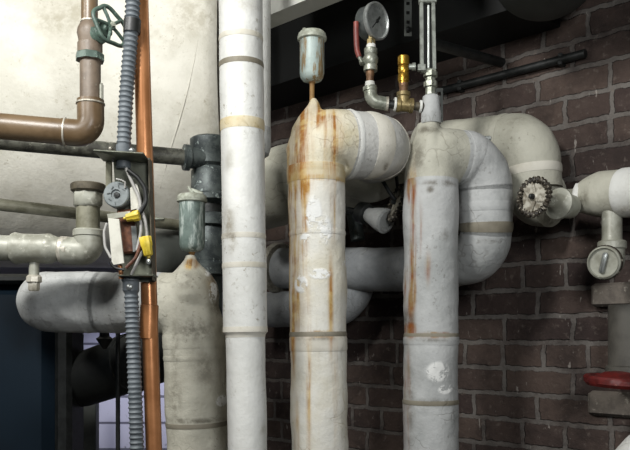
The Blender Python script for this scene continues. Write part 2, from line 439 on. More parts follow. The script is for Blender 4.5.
# ------------------------------------------------------------------ big tank
ty, tz, tr = 2.68, 2.42, .58
tx1 = -.262; tx0 = -2.3
root = thing('storage_tank', 'huge cream insulated tank filling the wall behind the brown pipe', 'tank', (-1.2, ty, tz-tr))
prof = [(0, -.09), (.2, -.082), (.4, -.055), (.53, -.02), (tr-.006, .02)]+[(tr, .05+.03*i) for i in range(64)]
L = tx1-tx0
prof = [(0, 0), (.25, .0), (.5, .004), (tr-.02, .012), (tr-.004, .03)]+[(tr, .05+(L-.1)*i/90) for i in range(91)]+[(tr-.004, L-.03), (tr-.02, L-.012), (.5, L-.004), (.25, L), (0, L)]
gt = Geo().lathe(V((tx0, ty, tz)), V((1, 0, 0)), prof, 180, disp=.003, freq=4)
def tank_pt(x, y, out=0):                # the tank's near surface along the ray of a pixel
    k = V(((x-315)/F, 1, (HY-y)/F)); A = 1+k.z**2; B = -2*(ty+(tz-CZ)*k.z); Cc = ty*ty+(tz-CZ)**2-(tr+out)**2
    D = B*B-4*A*Cc
    s = (-B-math.sqrt(max(D, 0)))/(2*A)
    return V((0, 0, CZ))+k*s
tb = [(tank_pt(x, y), rx, rz, k) for x, y, rx, rz, k in ((55, 22, .10, .05, .55), (75, 12, .07, .05, .5), (195, 15, .10, .09, .5), (170, 35, .12, .05, .4), (20, 60, .07, .03, .35), (120, 120, .05, .09, .3), (210, 120, .03, .14, .4))]
def tank_wear(p):
    if p.y > ty: return (0, 0, 0)
    return (0, max(k*math.exp(-((p.x-q.x)/rx)**2-((p.z-q.z)/rz)**2) for q, rx, rz, k in tb), 0)
gt.build('shell', 'tank', root, wear=tank_wear)
Geo().tube([tank_pt(x, y, .001) for x, y in [(198, 40), (194, 62), (189, 85), (184, 105), (178, 125), (172, 145), (166, 166), (160, 188)]], .0012, 8, disp=.001, freq=90).build('lap_seam', 'tank', root)

# ------------------------------------------------------------------ tall straight riser
Y1 = 1.45
top, mid = at(239.5, -60, Y1), at(245.5, 332, Y1)
root = thing('insulated_pipe', 'tall slim straight white insulated pipe running the full height of the picture', 'pipe', down_to_floor(239.5, -60, 248.5, 450, Y1), GRP)
bl = [(1, at(228, 225, Y1-.04), .014, .05, .75), (1, at(262, 430, Y1-.04), .010, .015, .5), (1, at(229, 160, Y1-.04), .012, .03, .5), (1, at(245, 3, Y1-.04), .03, .02, .5),
      (1, at(231, 240, Y1-.04), .012, .03, .8)]
R1 = Run([root.location.copy(), mid, top], 0, lambda l: px(21.9 if l > lmid else 19.6, Y1), root, segs=64, disp=.0012, seed=1, blobs=bl)
lmid = (mid-root.location).length
R1.part('lower_jacket', 0, lmid, 'clean'); R1.part('upper_jacket', lmid+.001, 9, 'clean')
for y, w, m in ((40, .004, 'tape'), (67, .006, 'tan_tape'), (128, .018, 'yellow_tape'), (237, .004, 'tape'), (265, .004, 'tape'), (331, .018, 'tape')):
    R1.band('seam_band', R1.s_at(242, y), w, m, .0010)

# capped white pipe behind it
root = thing('capped_pipe', 'pale capped pipe hanging down directly behind the tall slim white pipe', 'pipe', at(249, 160, 1.72))
Geo().lathe(at(249, 160, 1.72), V((0, 0, 1)), [(0, 0), (.03, .002), (.045, .012), (.05, .03), (.05, .07)], 48).build('end_cap', 'bluish', root)
Geo().lathe(at(249, 160, 1.72), V((0, 0, 1)), [(.049, .07), (.049, 1.15)], 48).build('jacket', 'clean', root)
# pale beam overhead
pA, pB = at(262, 31, 1.95), at(330, -3, 1.95)
g = Geo(); 
dirb = WD
cb = at(275, 20, 1.9)
g.box(cb+dirb*.15-WN*0+V((0, 0, .15))-V((dirb.y, -dirb.x, 0))*0, (.62, .06, .30), RW)
struct('trim_1', g, 'beam', smooth=False)

# ------------------------------------------------------------------ rust-stained riser with its loop
Y3 = 1.6
fl = down_to_floor(317, 180, 320, 450, Y3)
root = thing('insulated_pipe', 'rust-streaked white insulated riser under the small canister vent, bending right at its top', 'pipe', fl, GRP)
bl = []
def B(kind, x, y, Yf, rx, rz, k=1.0): bl.append((kind, at(x, y, Yf), px(rx, Yf), px(rz, Yf), k))
f3 = Y3-.055
for x, y, rx, ry, k in ((289, 230, 5, 120, .9), (299, 215, 8, 70, 1), (300, 185, 14, 12, 1), (300, 130, 12, 45, 1), (333, 170, 3, 70, 1), (326, 160, 2.5, 30, 1), (312, 110, 18, 18, 1), (333, 130, 10, 30, .8),
                        (292, 320, 4, 90, .6), (318, 334, 30, 3, .9), (309, 380, 3, 80, .55), (331, 300, 3, 60, .6), (301, 300, 8, 40, .7), (296, 430, 4, 40, .5), (318, 178, 30, 3, .8), (336, 398, 3, 70, .45)):
    B(0, x, y, f3, rx, ry, k)
for x, y, rx, ry, k in ((318, 338, 30, 3, .8), (390, 160, 4, 5, 1), (300, 125, 8, 12, .6), (318, 168, 32, 2, .5), (365, 172, 22, 3, .7)):
    B(1, x, y, f3, rx, ry, k)
for x, y, rx, ry, k in ((301, 284, 7, 9, 1), (320, 274, 12, 6, .9), (314, 215, 9, 20, .9), (326, 230, 8, 18, .7), (305, 238, 6, 6, .8), (345, 262, 4, 5, .6)):
    B(2, x, y, f3, rx, ry, k)
blob3 = bl
c1, c2, c3 = at(316, 142, Y3), at(381, 147, 1.66), at(366, 163, 1.99)
end3 = at(232, 200, 2.12)
path = [fl, c1, c2, c3, end3]
def rad3(l):
    k0, k1 = S3[0], S3[1]
    if l < k0: return .060
    if l < k0+.05: return .060+.0135*(l-k0)/.05
    if l < k1: return .0735-.0085*(l-k0-.05)/max(k1-k0-.05, .01)
    return min(.105, .065+.04*(l-k1)/.09)
S3 = [1e9, 1e9]
R3 = Run(path, [0, .05, .062, .09, 0], rad3, root, seed=2, disp=.0034, blobs=blob3)
lk = (c1-fl).length; la = R3.s_at(317, 176, 0, lk);  lb = R3.s_at(347, 144, la, la+.3); lc = R3.s_at(381, 147, lb, lb+.3)
S3[0] = la+.02; S3[1] = lc+.14
R3.part('riser', 0, la, 'stained'); R3.part('elbow', la-.004, lb+.004, 'yellowed', fuse=peak(313, Y3, ((160, 26), (150, 27), (138, 25), (127, 21), (118, 15), (111, 9), (105, 5), (98, 3.2)))); R3.part('cross_run', lb, lc+.14, 'wrap'); R3.part('return_run', lc+.14, 9, 'shade')
for y, w, m in ((170, .004, 'yellow_tape'), (178, .022, 'yellow_tape'), (235, .005, 'stained'), (335, .006, 'tan_tape'), (343, .022, 'tape')):
    R3.band('seam_band', R3.s_at(318, y, 0, la+.02), w, m, .0016)
for x, w, m in ((348, .008, 'clean'), (367, .012, 'tape'), (388, .014, 'tape')):
    R3.band('seam_band', R3.s_at(x, 144, lb, lc+.14), w, m, .0022)

# canister vent on its peak
def canister(root, x, y0, y1, Y, rpx, body, lid, stem_y, stem='rustpipe', wing=False):
    s = Y/F; o = at(x, y1, Y); h = (y1-y0)*s; r = rpx*s
    Geo().lathe(o, V((0, 0, 1)), [(0, -.001), (r*.45, 0), (r*.75, .003), (r*.93, .009), (r, .018), (r, h-.006), (r*.99, h-.001)], 40, disp=.0008, freq=60).build('canister', body, root)
    Geo().lathe(o, V((0, 0, 1)), [(r*1.02, h-.002), (r*1.17, h), (r*1.19, h+.006), (r*1.14, h+.0075), (r*1.12, h+.012), (r*1.0, h+.0155), (r*.5, h+.017), (0, h+.017)], 40).build('lid', lid, root)
    if wing:
        w = Geo().box(o+V((r*.35, 0, h+.022)), (r*1.1, .006, .008), Matrix.Rotation(.35, 3, 'Y'), .002)
        w.tube([o+V((r*.1, -.004, h+.017)), o+V((-r*.1, -.004, h+.024)), o+V((-r*.3, -.004, h+.032))], .003, 8)
        w.build('wing_tab', lid, root)
    else:
        Geo().lathe(o+V((-r*.62, -r*.15, h+.013)), V((0, 0, 1)), [(.004, 0), (.0045, .006), (.0035, .010), (0, .0115)], 12).build('bleed_cap', lid, root)
    if stem_y:
        Geo().lathe(o, V((0, 0, 1)), [(.0055, -(stem_y-y1)*s), (.0052, -.004), (.0075, -.002), (.0075, .001)], 16, disp=.0006, freq=90).build('stem', stem, root)
root = thing('air_vent', 'pale blue-green canister air vent with domed lid on the rust-stained pipe', 'air vent', at(312, 106, Y3))
canister(root, 312, 40, 82, Y3, 12.3, 'verdigris', 'lid', 108)

# ------------------------------------------------------------------ cool white riser with its loop
Y4 = 1.68; bl = []
f4 = Y4-.055
for x, y, rx, ry, k in ((413, 186, 4, 18, 1.2), (414, 240, 3, 70, 1.0), (412, 290, 5, 26, 1.0), (412, 330, 6, 8, 1), (430, 335, 28, 3, .9), (409, 400, 3, 60, .6), (421, 230, 2, 30, .5), (428, 268, 4, 20, .4)):
    B(0, x, y, f4, rx, ry, k)
for x, y, rx, ry, k in ((418, 155, 10, 25, .7), (440, 183, 20, 3, 1), (410, 320, 6, 14, 1.1), (430, 340, 28, 3, .7), (435, 402, 25, 4, .8), (412, 410, 5, 50, .6), (430, 190, 4, 4, 1), (446, 235, 5, 6, .7), (430, 126, 14, 5, .9), (487, 237, 28, 3, .8)):
    B(1, x, y, f4, rx, ry, k)
for x, y, rx, ry, k in ((438, 372, 14, 12, .8), (446, 390, 10, 6, .7)): B(2, x, y, f4, rx, ry, k)
fl = down_to_floor(431, 180, 430.5, 450, Y4)
root = thing('insulated_pipe', 'cool white insulated riser with an orange rust streak, looping over and down in a hook', 'pipe', fl, GRP)
k1, k2, k3 = at(431, 154, Y4), at(485, 160, 1.73), at(485.5, 257, 1.75)
R4 = Run([fl, k1, k2, k3, at(405, 270, 2.03), at(276, 268, 2.335)], [0, .045, .07, .068, .3, 0], .060, root, seed=3, disp=.0034, blobs=bl)
la = R4.s_at(431, 184); lb = R4.s_at(458, 156, la, la+.25); lc = R4.s_at(485, 188, lb, lb+.4); ld = R4.s_at(485, 231, lb, lb+.5); le = R4.s_at(455, 266, ld)
R4.part('riser', 0, la, 'bluish'); R4.part('elbow', la-.004, lb+.004, 'shade', fuse=peak(429.5, Y4, ((166, 22), (158, 23), (148, 20), (138, 16), (130, 12.5), (123, 10.5)))); R4.part('over_bend', lb, lc, 'bluish')
R4.part('drop', lc, ld, 'bluish'); R4.part('lower_elbow', ld, le, 'bluish'); R4.part('return_run', le, 9, 'greyjack')
for y, w, m in ((335, .005, 'tan_tape'), (341, .012, 'bluish'), (402, .004, 'tan_tape')):
    R4.band('seam_band', R4.s_at(431, y, 0, la), w, m, .0018)
R4.band('seam_band', lb+.02, .02, 'bluish'); R4.band('seam_band', R4.s_at(485, 207, lb, ld+.05), .014, 'bluish')
R4.band('strap_band', R4.s_at(485, 227, lb, ld+.05), .018, 'tan_tape', .0022)
R4.band('seam_band', le, .012, 'tape')
# the union at its far end
e = at(276, 268, 2.335); ax = (e-at(405, 270, 2.03)).normalized()
Geo().lathe(e, ax, [(.05, -.03), (.074, -.026), (.078, -.018), (.078, -.006), (.074, 0), (.05, .002), (.045, .02), (0, .021)], 40, disp=.002, freq=60).build('union_flange', 'solder', root)

# ------------------------------------------------------------------ low white pipe below the grey return
root = thing('insulated_pipe', 'short white pipe elbow behind the risers, just under the grey horizontal pipe', 'pipe', at(262, 318, 2.3), GRP)
Rr = Run([at(238, 310, 2.44), at(352, 308, 2.17), at(360, 250, 2.19)], [0, .075, 0], .054, root, seed=5, disp=.002)
lm = Rr.s_at(325, 309); Rr.part('jacket', 0, lm, 'greyjack'); Rr.part('elbow', lm, lm+.16, 'greyjack')

# ------------------------------------------------------------------ pipe along the brick wall with bottom valve
root = thing('insulated_pipe', 'cream insulated elbow hugging the brick wall behind the knobbly handwheel', 'pipe', at(537, 226, 1.83), GRP)
bl = [(1, at(517, 120, 1.8), .03, .02, .5), (1, at(540, 225, 1.75), .06, .012, .9)]
R5 = Run([at(425, 147, 2.06), at(532, 139, 1.825), at(535.5, 200, 1.825), at(551, 200, 1.79)], [0, .066, .05, 0], .064, root, seed=6, disp=.0025, blobs=bl)
la = R5.s_at(505, 139); lb = R5.s_at(534, 172)
R5.part('wall_run', 0, la, 'shade'); R5.part('elbow', la, lb, 'shade'); R5.part('lower_elbow', lb, 9, 'shade')
R5.band('seam_band', la, .02, 'shade', .002); R5.band('seam_band', lb, .02, 'tape', .002)

# gate valve with knobbly handwheel
def knob_wheel(root, c, ax, R, rim, n, face=True, hub=True, matr='wheelrim'):
    a = ax.normalized(); u = (V((0, 0, 1))-a*a.z).normalized(); w = a.cross(u)
    g = Geo()
    N = n*8; pts = [c+(u*math.cos(2*PI*i/N)+w*math.sin(2*PI*i/N))*R for i in range(N)]
    fr = frames(pts, True); rings = []
    for i, (p, (t, uu, ww)) in enumerate(zip(pts, fr)):
        rr = rim*(1+.28*math.cos(2*PI*i/8))
        rings.append([p+(uu*math.cos(2*PI*j/10)+ww*math.sin(2*PI*j/10))*rr for j in range(10)])
    rings.append(rings[0])
    g.grid(rings, lambda i, j: (j*.01, i*.01), False, False)
    wh = g.build('handwheel', matr, root)
    sp = Geo()
    if face:
        for k in range(3):
            th = 2*PI*k/3+.5; d = u*math.cos(th)+w*math.sin(th); e = (a.cross(d)).normalized()
            q = [c+d*R*.2+e*R*.30, c+d*R*.95+e*R*.38, c+d*R*.95-e*R*.38, c+d*R*.2-e*R*.30]
            sp.add([p+a*.003 for p in q]+[p-a*.003 for p in q], [[0, 1, 2, 3], [7, 6, 5, 4], [0, 4, 5, 1], [1, 5, 6, 2], [2, 6, 7, 3], [3, 7, 4, 0]])
    sp.lathe(c-a*.003, a, [(R*.80, -.002), (R*.80, .002), (R*.3, .003), (0, .003)], 32)
    sp.lathe(c-a*.006, a, [(R*.32, 0), (R*.32, .008), (R*.2, .010), (0, .012)], 24)
    sp.build('spokes', 'wheelface', wh)
    if hub: Geo().lathe(c+a*.004, a, [(R*.17, 0), (R*.17, .007), (R*.1, .011), (0, .012)], 6).build('wheel_nut', 'ironblack', wh)
wc = at(534, 197, 1.60); vb = at(566, 198, 1.73); ax = (wc-vb).normalized()
ax = V((-.78, -.62, .05)).normalized()
root = thing('gate_valve', 'gate valve with knobbly blackened handwheel in front of the brick wall', 'valve', vb)
lenv = (vb-wc).length
vb2 = wc-ax*.115
g = Geo().tube([at(556, 199.5, 1.775), at(581, 198, 1.70)], .022, 24); g.lathe(vb2-ax*.01, ax, [(.026, -.01), (.027, .012), (.022, .022)], 24)
g.build('body', 'greymetal', root)
Geo().lathe(vb2, ax, [(.022, .018), (.034, .020), (.034, .028), (.024, .032), (.017, .042), (.014, .055), (.013, .066), (.010, .070), (.010, .078)], 32).build('bonnet', 'greymetal', root)
Geo().lathe(vb2, ax, [(.006, .07), (.006, .120)], 12).build('stem', 'wheelrim', root)
knob_wheel(root, wc, ax, .0365, .0064, 26)

# right-hand pipe and its drain
root = thing('insulated_pipe', 'cream insulated pipe entering at the right edge above the drain cap', 'pipe', at(612, 215, 1.66), GRP)
def rad6(l): return .030+.020*min(1, max(0, (l-.004)/.05))**.6
R6 = Run([at(579, 198, 1.715), at(600, 195, 1.675), at(640, 192, 1.60), at(700, 190, 1.5)], [0, .2, .2, 0], rad6, root, seed=7, disp=.0025, blobs=[(1, at(582, 200, 1.66), .01, .03, .8), (1, at(605, 214, 1.64), .05, .008, .9)])
lq = R6.s_at(622, 193)
R6.part('elbow', .0, lq, 'shade'); R6.part('jacket', lq+.001, 9, 'clean', .002)
Geo().lathe(at(581, 198, 1.70), V((.78, -.62, 0)), [(.024, -.012), (.032, -.006), (.034, 0), (.03, .008)], 24, disp=.006, freq=60).build('plaster_collar', 'jacket', root)
root = thing('drain_valve', 'white painted drain elbow with round slotted cap under the right edge pipe', 'valve', at(612, 278, 1.64))
Yd = 1.64
Geo().lathe(at(612, 246, Yd), V((0, 0, 1)), [(.0225, 0), (.0225, .012), (.021, .015), (.021, .085)], 28).build('nipple', 'greymetal', root)
Geo().lathe(at(612, 247, Yd), V((0, 0, 1)), [(.027, -.006), (.030, -.003), (.030, .010), (.027, .013)], 28).build('collar', 'greymetal', root)
axd = V((-.60, -.79, -.10)).normalized()
cD = at(612, 262, Yd)
Geo().tube([at(612, 246, Yd), at(612, 256, Yd), cD+V((0, .0, 0)), cD+axd*.03, cD+axd*.055], .0265, 28, fillet=.02, ds=.004).build('elbow', 'greymetal', root)
cap = Geo().lathe(cD+axd*.048, axd, [(.030, 0), (.0345, .003), (.0345, .012), (.031, .015), (.031, .016), (.029, .010), (.018, .009), (0, .009)], 36).build('threaded_cap', 'greymetal', root)
Geo().lathe(cD+axd*.050, axd, [(.0355, -.002), (.037, 0), (.037, .003), (.0355, .005)], 36).build('gasket_ring', 'wheelrim', cap)
ud = V((.3, 0, .95)); ud = (ud-axd*ud.dot(axd)).normalized(); wd = axd.cross(ud)
Geo().box(cD+axd*.060, (.010, .044, .012), Matrix((wd, ud, axd)).transposed(), .003).build('cap_ridge', 'steel', cap)

# lintel block, grey pipe, red wheel, white elbow at the right edge
cl = on_wall(615, 295, .004)
tag(Geo().box(cl+WD*.05, (.19, .06, .055), RW, .006).build('lintel_brick', 'mortarblk', loc=cl), 'pale worn brick sticking out of the wall above the red wheel', 'brick')
cl = on_wall(612, 404, -.010)
tag(Geo().box(cl+WD*.05, (.21, .05, .060), RW, .008).build('ledge_stone', 'mortarblk', loc=cl), 'rough patched stone in the brick wall just below the red wheel', 'stone')
Geo_clip = Geo().box(at(487, 139, 1.71), (.016, .02, .010), None, .002).build('band_clip', 'steel', bpy.data.objects['insulated_pipe.002'])
root = thing('grey_pipe', 'dull grey vertical pipe rising from the red wheel at the right edge', 'pipe', at(629, 372, 1.70))
Geo().lathe(at(629, 372, 1.70), V((0, 0, 1)), [(.044, 0), (.044, .15)], 40).build('barrel', 'drab', root)
Geo().lathe(at(629, 372, 1.70), V((0, 0, 1)), [(.046, -.004), (.050, 0), (.050, .012), (.044, .015)], 40).build('collar', 'drab', root)
root = thing('red_handwheel', 'dark red painted wheel lying flat at the right edge', 'handwheel', at(616, 381, 1.58))
cw = at(619, 379, 1.60)
Geo().lathe(cw, V((.04, -.05, 1)), [(.045, -.017), (.064, -.015), (.0705, -.008), (.071, .001), (.067, .006), (.058, .006), (.055, .001), (.05, -.002)], 48, disp=.002, freq=40).build('rim', 'redpaint', root)
Geo().lathe(cw, V((.04, -.05, 1)), [(.05, -.010), (.05, .003), (.03, .013), (.012, .016), (0, .016)], 32).build('hub', 'redpaint', root)
fl = down_to_floor(650, 450, 650, 470, 1.36)
root = thing('insulated_pipe', 'large white insulated elbow cut off by the lower right corner', 'pipe', fl, GRP)
R7 = Run([fl, at(651, 466, 1.36), at(760, 462, 1.30)], [0, .07, 0], .088, root, seed=8)
lq = R7.s_at(651, 500); R7.part('riser', 0, lq, 'jacket'); R7.part('elbow', lq, 9, 'jacket')

# ------------------------------------------------------------------ iron valve between the risers
Yv = 1.93
root = thing('stop_valve', 'dark iron stop valve between the two stained risers, lever wheel edge-on', 'valve', at(375, 240, Yv))
a0, a1 = at(338, 208, 1.95), at(401, 231, 1.80)
axv = (a1-a0).normalized()
hb = at(366, 214, 1.89)
Geo().tube([a0, hb], .0085, 14).build('stem', 'ironblack', root)
Geo().lathe(hb, axv, [(.014, -.024), (.026, -.020), (.028, -.008), (.026, .004), (.020, .008)], 28).build('gland_nut', 'ironblack', root)
Geo().lathe(hb, axv, [(.017, .006), (.020, .02), (.026, .040), (.030, .058), (.031, .070), (.025, .073), (.022, .068), (0, .066)], 32).build('bonnet', 'bluish', root)
knob_wheel(root, at(397, 203, 1.82), V((-.93, -.25, .28)), .040, .0068, 24)
Geo().tube([at(381, 178, 1.83), at(390, 193, 1.82), at(400, 206, 1.82)], .0048, 10).build('lever', 'ironblack', root)
Geo().tube([at(366, 180, 1.86), at(388, 178, 1.83), at(402, 172, 1.80)], .004, 10).build('lever', 'shade', root)
Geo().tube([at(396, 172, 1.86), at(398, 190, 1.84), at(398, 203, 1.825)], .0045, 10).build('lever', 'ironblack', root)
root = thing('elbow_fitting', 'dark iron pipe fitting under the iron stop valve', 'fitting', at(372, 246, 2.1))
g = Geo().tube([at(345, 205, 2.16), at(352, 206, 2.14), at(358, 240, 2.13)], .02, 20, fillet=.02)
g.build('elbow', 'castiron', root)

# ------------------------------------------------------------------ lower left insulated elbow
Y0 = 1.62; bl = []
f0 = Y0-.06
for x, y, rx, ry, k in ((185, 280, 18, 14, .6), (195, 330, 25, 14, .8), (205, 370, 12, 25, .7), (175, 400, 10, 35, .6), (195, 421, 32, 3, 1), (175, 350, 6, 40, .7), (213, 300, 6, 25, .7)): B(1, x, y, f0, rx, ry, k)
for x, y, rx, ry, k in ((208, 275, 5, 18, .7), (188, 262, 8, 6, 1)): B(0, x, y, f0, rx, ry, k)
for x, y, rx, ry, k in ((211, 290, 4, 14, .9), (220, 402, 5, 6, 1), (205, 268, 4, 8, .8)): B(2, x, y, f0, rx, ry, k)
fl = down_to_floor(195, 340, 198, 450, Y0)
root = thing('insulated_pipe', 'grey-stained thick insulated elbow turning down beside the copper pipe', 'pipe', fl, GRP)
R0 = Run([at(51, 301, 1.84), at(47, 302, 1.66), at(194, 304, Y0), fl], [0, .06, .062, 0], .0655, root, seed=9, disp=.004, blobs=bl)
la = R0.s_at(100, 303, .3); lb = R0.s_at(160, 304); lc = R0.s_at(195, 336)
R0.part('bend', 0, la, 'bluish'); R0.part('cross_run', la, lb, 'bluish'); R0.part('elbow', lb-.004, lc+.004, 'plaster', fuse=peak(191, Y0, ((305, 28), (296, 29), (284, 25), (274, 18), (266, 11), (260, 6), (255, 4)))); R0.part('riser', lc, 9, 'plaster')
for x in (88, 118): R0.band('seam_band', R0.s_at(x, 303, .2), .010, 'bluish', .0012)
for y, w, m in ((341, .024, 'plaster'), (358, .004, 'plaster'), (424, .005, 'tan_tape')): R0.band('seam_band', R0.s_at(195, y, lb), w, m, .0016)
root = thing('air_vent', 'dull green canister air vent beside the cast iron fitting, wing tab on its lid', 'air vent', at(191, 258, Y0))
canister(root, 192, 202, 252, Y0, 12.8, 'verdigris_dark', 'lid', 259, wing=True)

# ------------------------------------------------------------------ brown pipe with green valve
Yb = 1.52
root = thing('brown_pipe', 'glossy brown painted pipe turning up in front of the cream tank', 'pipe', at(70, 133, Yb))
hz0, hz1 = at(-60, 121, Yb-.03), at(66, 132, Yb)
cor, up = at(91, 134, Yb), at(90.5, 102, Yb)
r1 = .0255
Geo().tube([hz0, hz1], r1, 36).build('horizontal_run', 'brown', root)
Geo().tube([at(62, 131.6, Yb), cor, at(90.5, 100, Yb)], .0265, 36, fillet=.036, ds=.003).build('elbow', 'brown', root)
for p, d in ((at(65, 131.9, Yb), (hz1-hz0)), (at(90.5, 104, Yb), V((0, 0, 1)))):
    Geo().lathe(p, d, [(.026, -.002), (.0285, -.001), (.0285, .0015), (.026, .003)], 36).build('solder_ring', 'solder', root)
Geo().lathe(at(90.3, 104, Yb), V((0, 0, 1)), [(.0205, 0), (.0205, .09)], 32).build('riser', 'brownfit', root)
Geo().lathe(at(89.5, 24, Yb), V((0, 0, 1)), [(.0165, 0), (.0160, .15)], 28).build('upper_pipe', 'brown', root)
Geo().lathe(at(90, 23, Yb), V((0, 0, 1)), [(.0155, -.002), (.019, 0), (.019, .003), (.016, .005)], 28).build('solder_ring', 'solder', root)
Geo().box(at(101.5, 92, Yb-.006), (.007, .010, .035), None, .003).build('label_tab', 'greymetal', root)
root = thing('gate_valve', 'green-painted gate valve with open round handwheel on the brown pipe', 'valve', at(90, 62, Yb))
s = Yb/F
Geo().lathe(at(90, 62, Yb), V((0, 0, 1)), [(.021, 0), (.0245, .001), (.0245, .036), (.022, .038), (.023, .045), (.0255, .056), (.024, .066), (.020, .074), (.017, .079)], 36).build('body', 'brownfit', root)
Geo().lathe(at(90, 60, Yb), V((0, 0, 1)), [(.0285, -.002), (.0285, .010), (.0265, .012)], 8).build('hex_end', 'green', root)
axg = V((.80, -.55, .22)).normalized()
o = at(94, 37, Yb)
Geo().lathe(o, axg, [(.020, 0), (.020, .016), (.014, .020), (.013, .030), (.016, .031), (.016, .037), (.008, .039), (.005, .056), (0, .057)], 24).build('bonnet', 'green', root)
wc = o+axg*.050
uu = (V((0, 0, 1))-axg*axg.z).normalized(); ww = axg.cross(uu)
Rg = 19.5*s
g = Geo().tube([wc+(uu*math.cos(2*PI*i/40)+ww*math.sin(2*PI*i/40))*Rg*(1+.06*math.cos(2*PI*i*5/40)) for i in range(40)], .0042, 10, closed=True)
hw = g.build('handwheel', 'green', root)
g = Geo()
for k in range(5):
    th = 2*PI*k/5+.3; d = uu*math.cos(th)+ww*math.sin(th); Geo.tube(g, [wc+axg*.002, wc+d*Rg*.5+axg*.002, wc+d*Rg*1.02], .0035, 8)
g.lathe(wc, axg, [(.009, -.004), (.009, .005), (0, .006)], 16); g.build('spokes', 'green', hw)
Geo().lathe(wc, axg, [(.0055, .004), (.0055, .010), (0, .011)], 6).build('wheel_nut', 'lid', hw)

# ------------------------------------------------------------------ dark pipes before the tank
root = thing('galvanised_pipe', 'mottled dark grey horizontal pipe passing behind the brown elbow', 'pipe', at(150, 154, 1.74))
p0, p1 = at(-40, 137, 1.62), at(197, 158.5, 1.83)
Geo().tube([p0, p1], .0195, 28, disp=.0012, freq=50).build('barrel', 'darkpipe', root)
for x, y in ((111, 149), (61, 143)):
    Geo().lathe(at(x, y, 1.655), V((0, -1, 0)), [(.0045, -.01), (.0045, .004), (.003, .006), (0, .0065)], 10).build('plug_bolt', 'solder', root)
Geo().lathe(p1-(p1-p0).normalized()*.035, p1-p0, [(.02, 0), (.031, .003), (.031, .016), (.025, .018), (.025, .05)], 28).build('union_nut', 'castiron', root)
root = thing('pipe_fitting', 'stacked dark cast iron tee fitting half hidden behind the tall slim pipe', 'fitting', at(210, 275, 1.86))
Yf = 1.86; o = at(210, 276, Yf); k = Yf/F
def L_(rows): return [(r*k, (276-y)*k) for r, y in rows]
Geo().lathe(o, V((0, 0, 1)), L_([(14, 205), (17, 203), (21, 201), (21, 196), (19, 194), (19, 172), (16, 168), (19, 165), (19, 152), (20, 150), (20, 140), (17, 138), (0, 138)]), 32, disp=.0012, freq=50).build('upper_body', 'castiron', root)
Geo().lathe(o, V((0, 0, 1)), L_([(14, 225), (14, 204)]), 28).build('nipple', 'ironblack', root)
Geo().lathe(o, V((0, 0, 1)), L_([(12, 330), (12, 276), (21, 275), (22, 265), (18, 262), (20, 250), (21, 240), (18, 228), (22, 226), (22, 216), (17, 214)]), 32, disp=.0015, freq=50).build('lower_body', 'castiron', root)
Geo().tube([at(196, 158, 1.835), at(210, 159, 1.86)], .024, 24).build('side_outlet', 'castiron', root)
root = thing('slim_pipe', 'slim olive-grey pipe sloping across the lower tank face', 'pipe', at(30, 207, 1.65))
q0, q1 = at(-40, 200, 1.60), at(196, 227, 1.88)
Geo().tube([q0, q1], .0135, 24, disp=.0005, freq=40).build('barrel', 'olive', root)
Geo().box(at(155, 219, 1.80), (.045, .012, .006), None, .002).build('pipe_clip', 'lid', root)
tag(Geo().lathe(at(168, 254, 1.9), V((.7, .6, .3)), [(0, -.09), (.03, -.088), (.055, -.08), (.062, -.06), (.062, .06), (.055, .08), (0, .085)], 40).build('float_chamber', 'dim', loc=at(168, 254, 1.9)), 'dark grey rounded chamber behind the green canister vent', 'float chamber')

# ------------------------------------------------------------------ grey tee with open flange at the left edge
Yt = 1.5; k = Yt/F
root = thing('grey_elbow_pipe', 'grey painted metal pipe and elbow rising to a wide brown flange at left', 'pipe', at(88, 266, Yt))
cz = at(88, 250, Yt)
Geo().tube([at(-60, 246, Yt-.02), at(14, 248.5, Yt)], 12.8*k, 32).build('pipe', 'greymetal', root)
Geo().lathe(at(12, 248.5, Yt), V((1, 0, -.01)), [(13*k, 0), (15.2*k, .002), (16.3*k, .008), (15.5*k, .014), (15*k, .018), (14.6*k, .050), (15.3*k, .075), (13.6*k, .082), (12*k, .09), (11.6*k, .11)], 36).build('coupling', 'greymetal', root)
Geo().lathe(at(60, 250.5, Yt), V((1, 0, -.01)), [(12.5*k, 0), (14*k, .003), (14*k, .018), (12.6*k, .020)], 36, disp=.002, freq=70).build('joint_ring', 'solder', root)
Geo().tube([at(64, 251, Yt), at(89, 251.5, Yt), at(88.5, 236, Yt)], 14.2*k, 36, fillet=.024, ds=.003).build('elbow', 'greymetal', root)
Geo().lathe(at(88.3, 236, Yt), V((0, 0, 1)), [(14*k, -.002), (15.2*k, 0), (15.2*k, .010), (13.8*k, .013)], 36).build('collar', 'greymetal', root)
Geo().lathe(at(88, 234, Yt), V((0, 0, 1)), [(11.6*k, 0), (11.6*k, 29*k)], 32).build('neck', 'olive', root)
Geo().lathe(at(88, 207, Yt), V((0, 0, 1)), [(13*k, 0), (14.6*k, 2*k), (14.6*k, 13*k), (13.6*k, 15*k)], 8).build('hex_nut', 'greymetal', root)
Geo().lathe(at(88, 193, Yt), V((0, 0, 1)), [(14*k, 0), (16.6*k, 2*k), (17*k, 5*k), (17*k, 8*k), (16*k, 9*k), (12*k, 9*k), (11.5*k, 7*k), (0, 7*k)], 40, disp=.001, freq=60).build('flange', 'oxide', root)
root = thing('drain_plug', 'small grey drain plug hanging under the grey pipe at left', 'plug', at(34, 290, Yt))
Geo().lathe(at(34, 278, Yt), V((0, 0, 1)), [(5*k, 0), (5*k, 18*k)], 20).build('nipple', 'greymetal', root)
Geo().lathe(at(34, 291, Yt), V((0, 0, 1)), [(0, 0), (5*k, 0), (6*k, 2*k), (6*k, 8*k), (8*k, 9*k), (8*k, 14*k), (6*k, 16*k)], 8).build('hex_cap', 'solder', root)

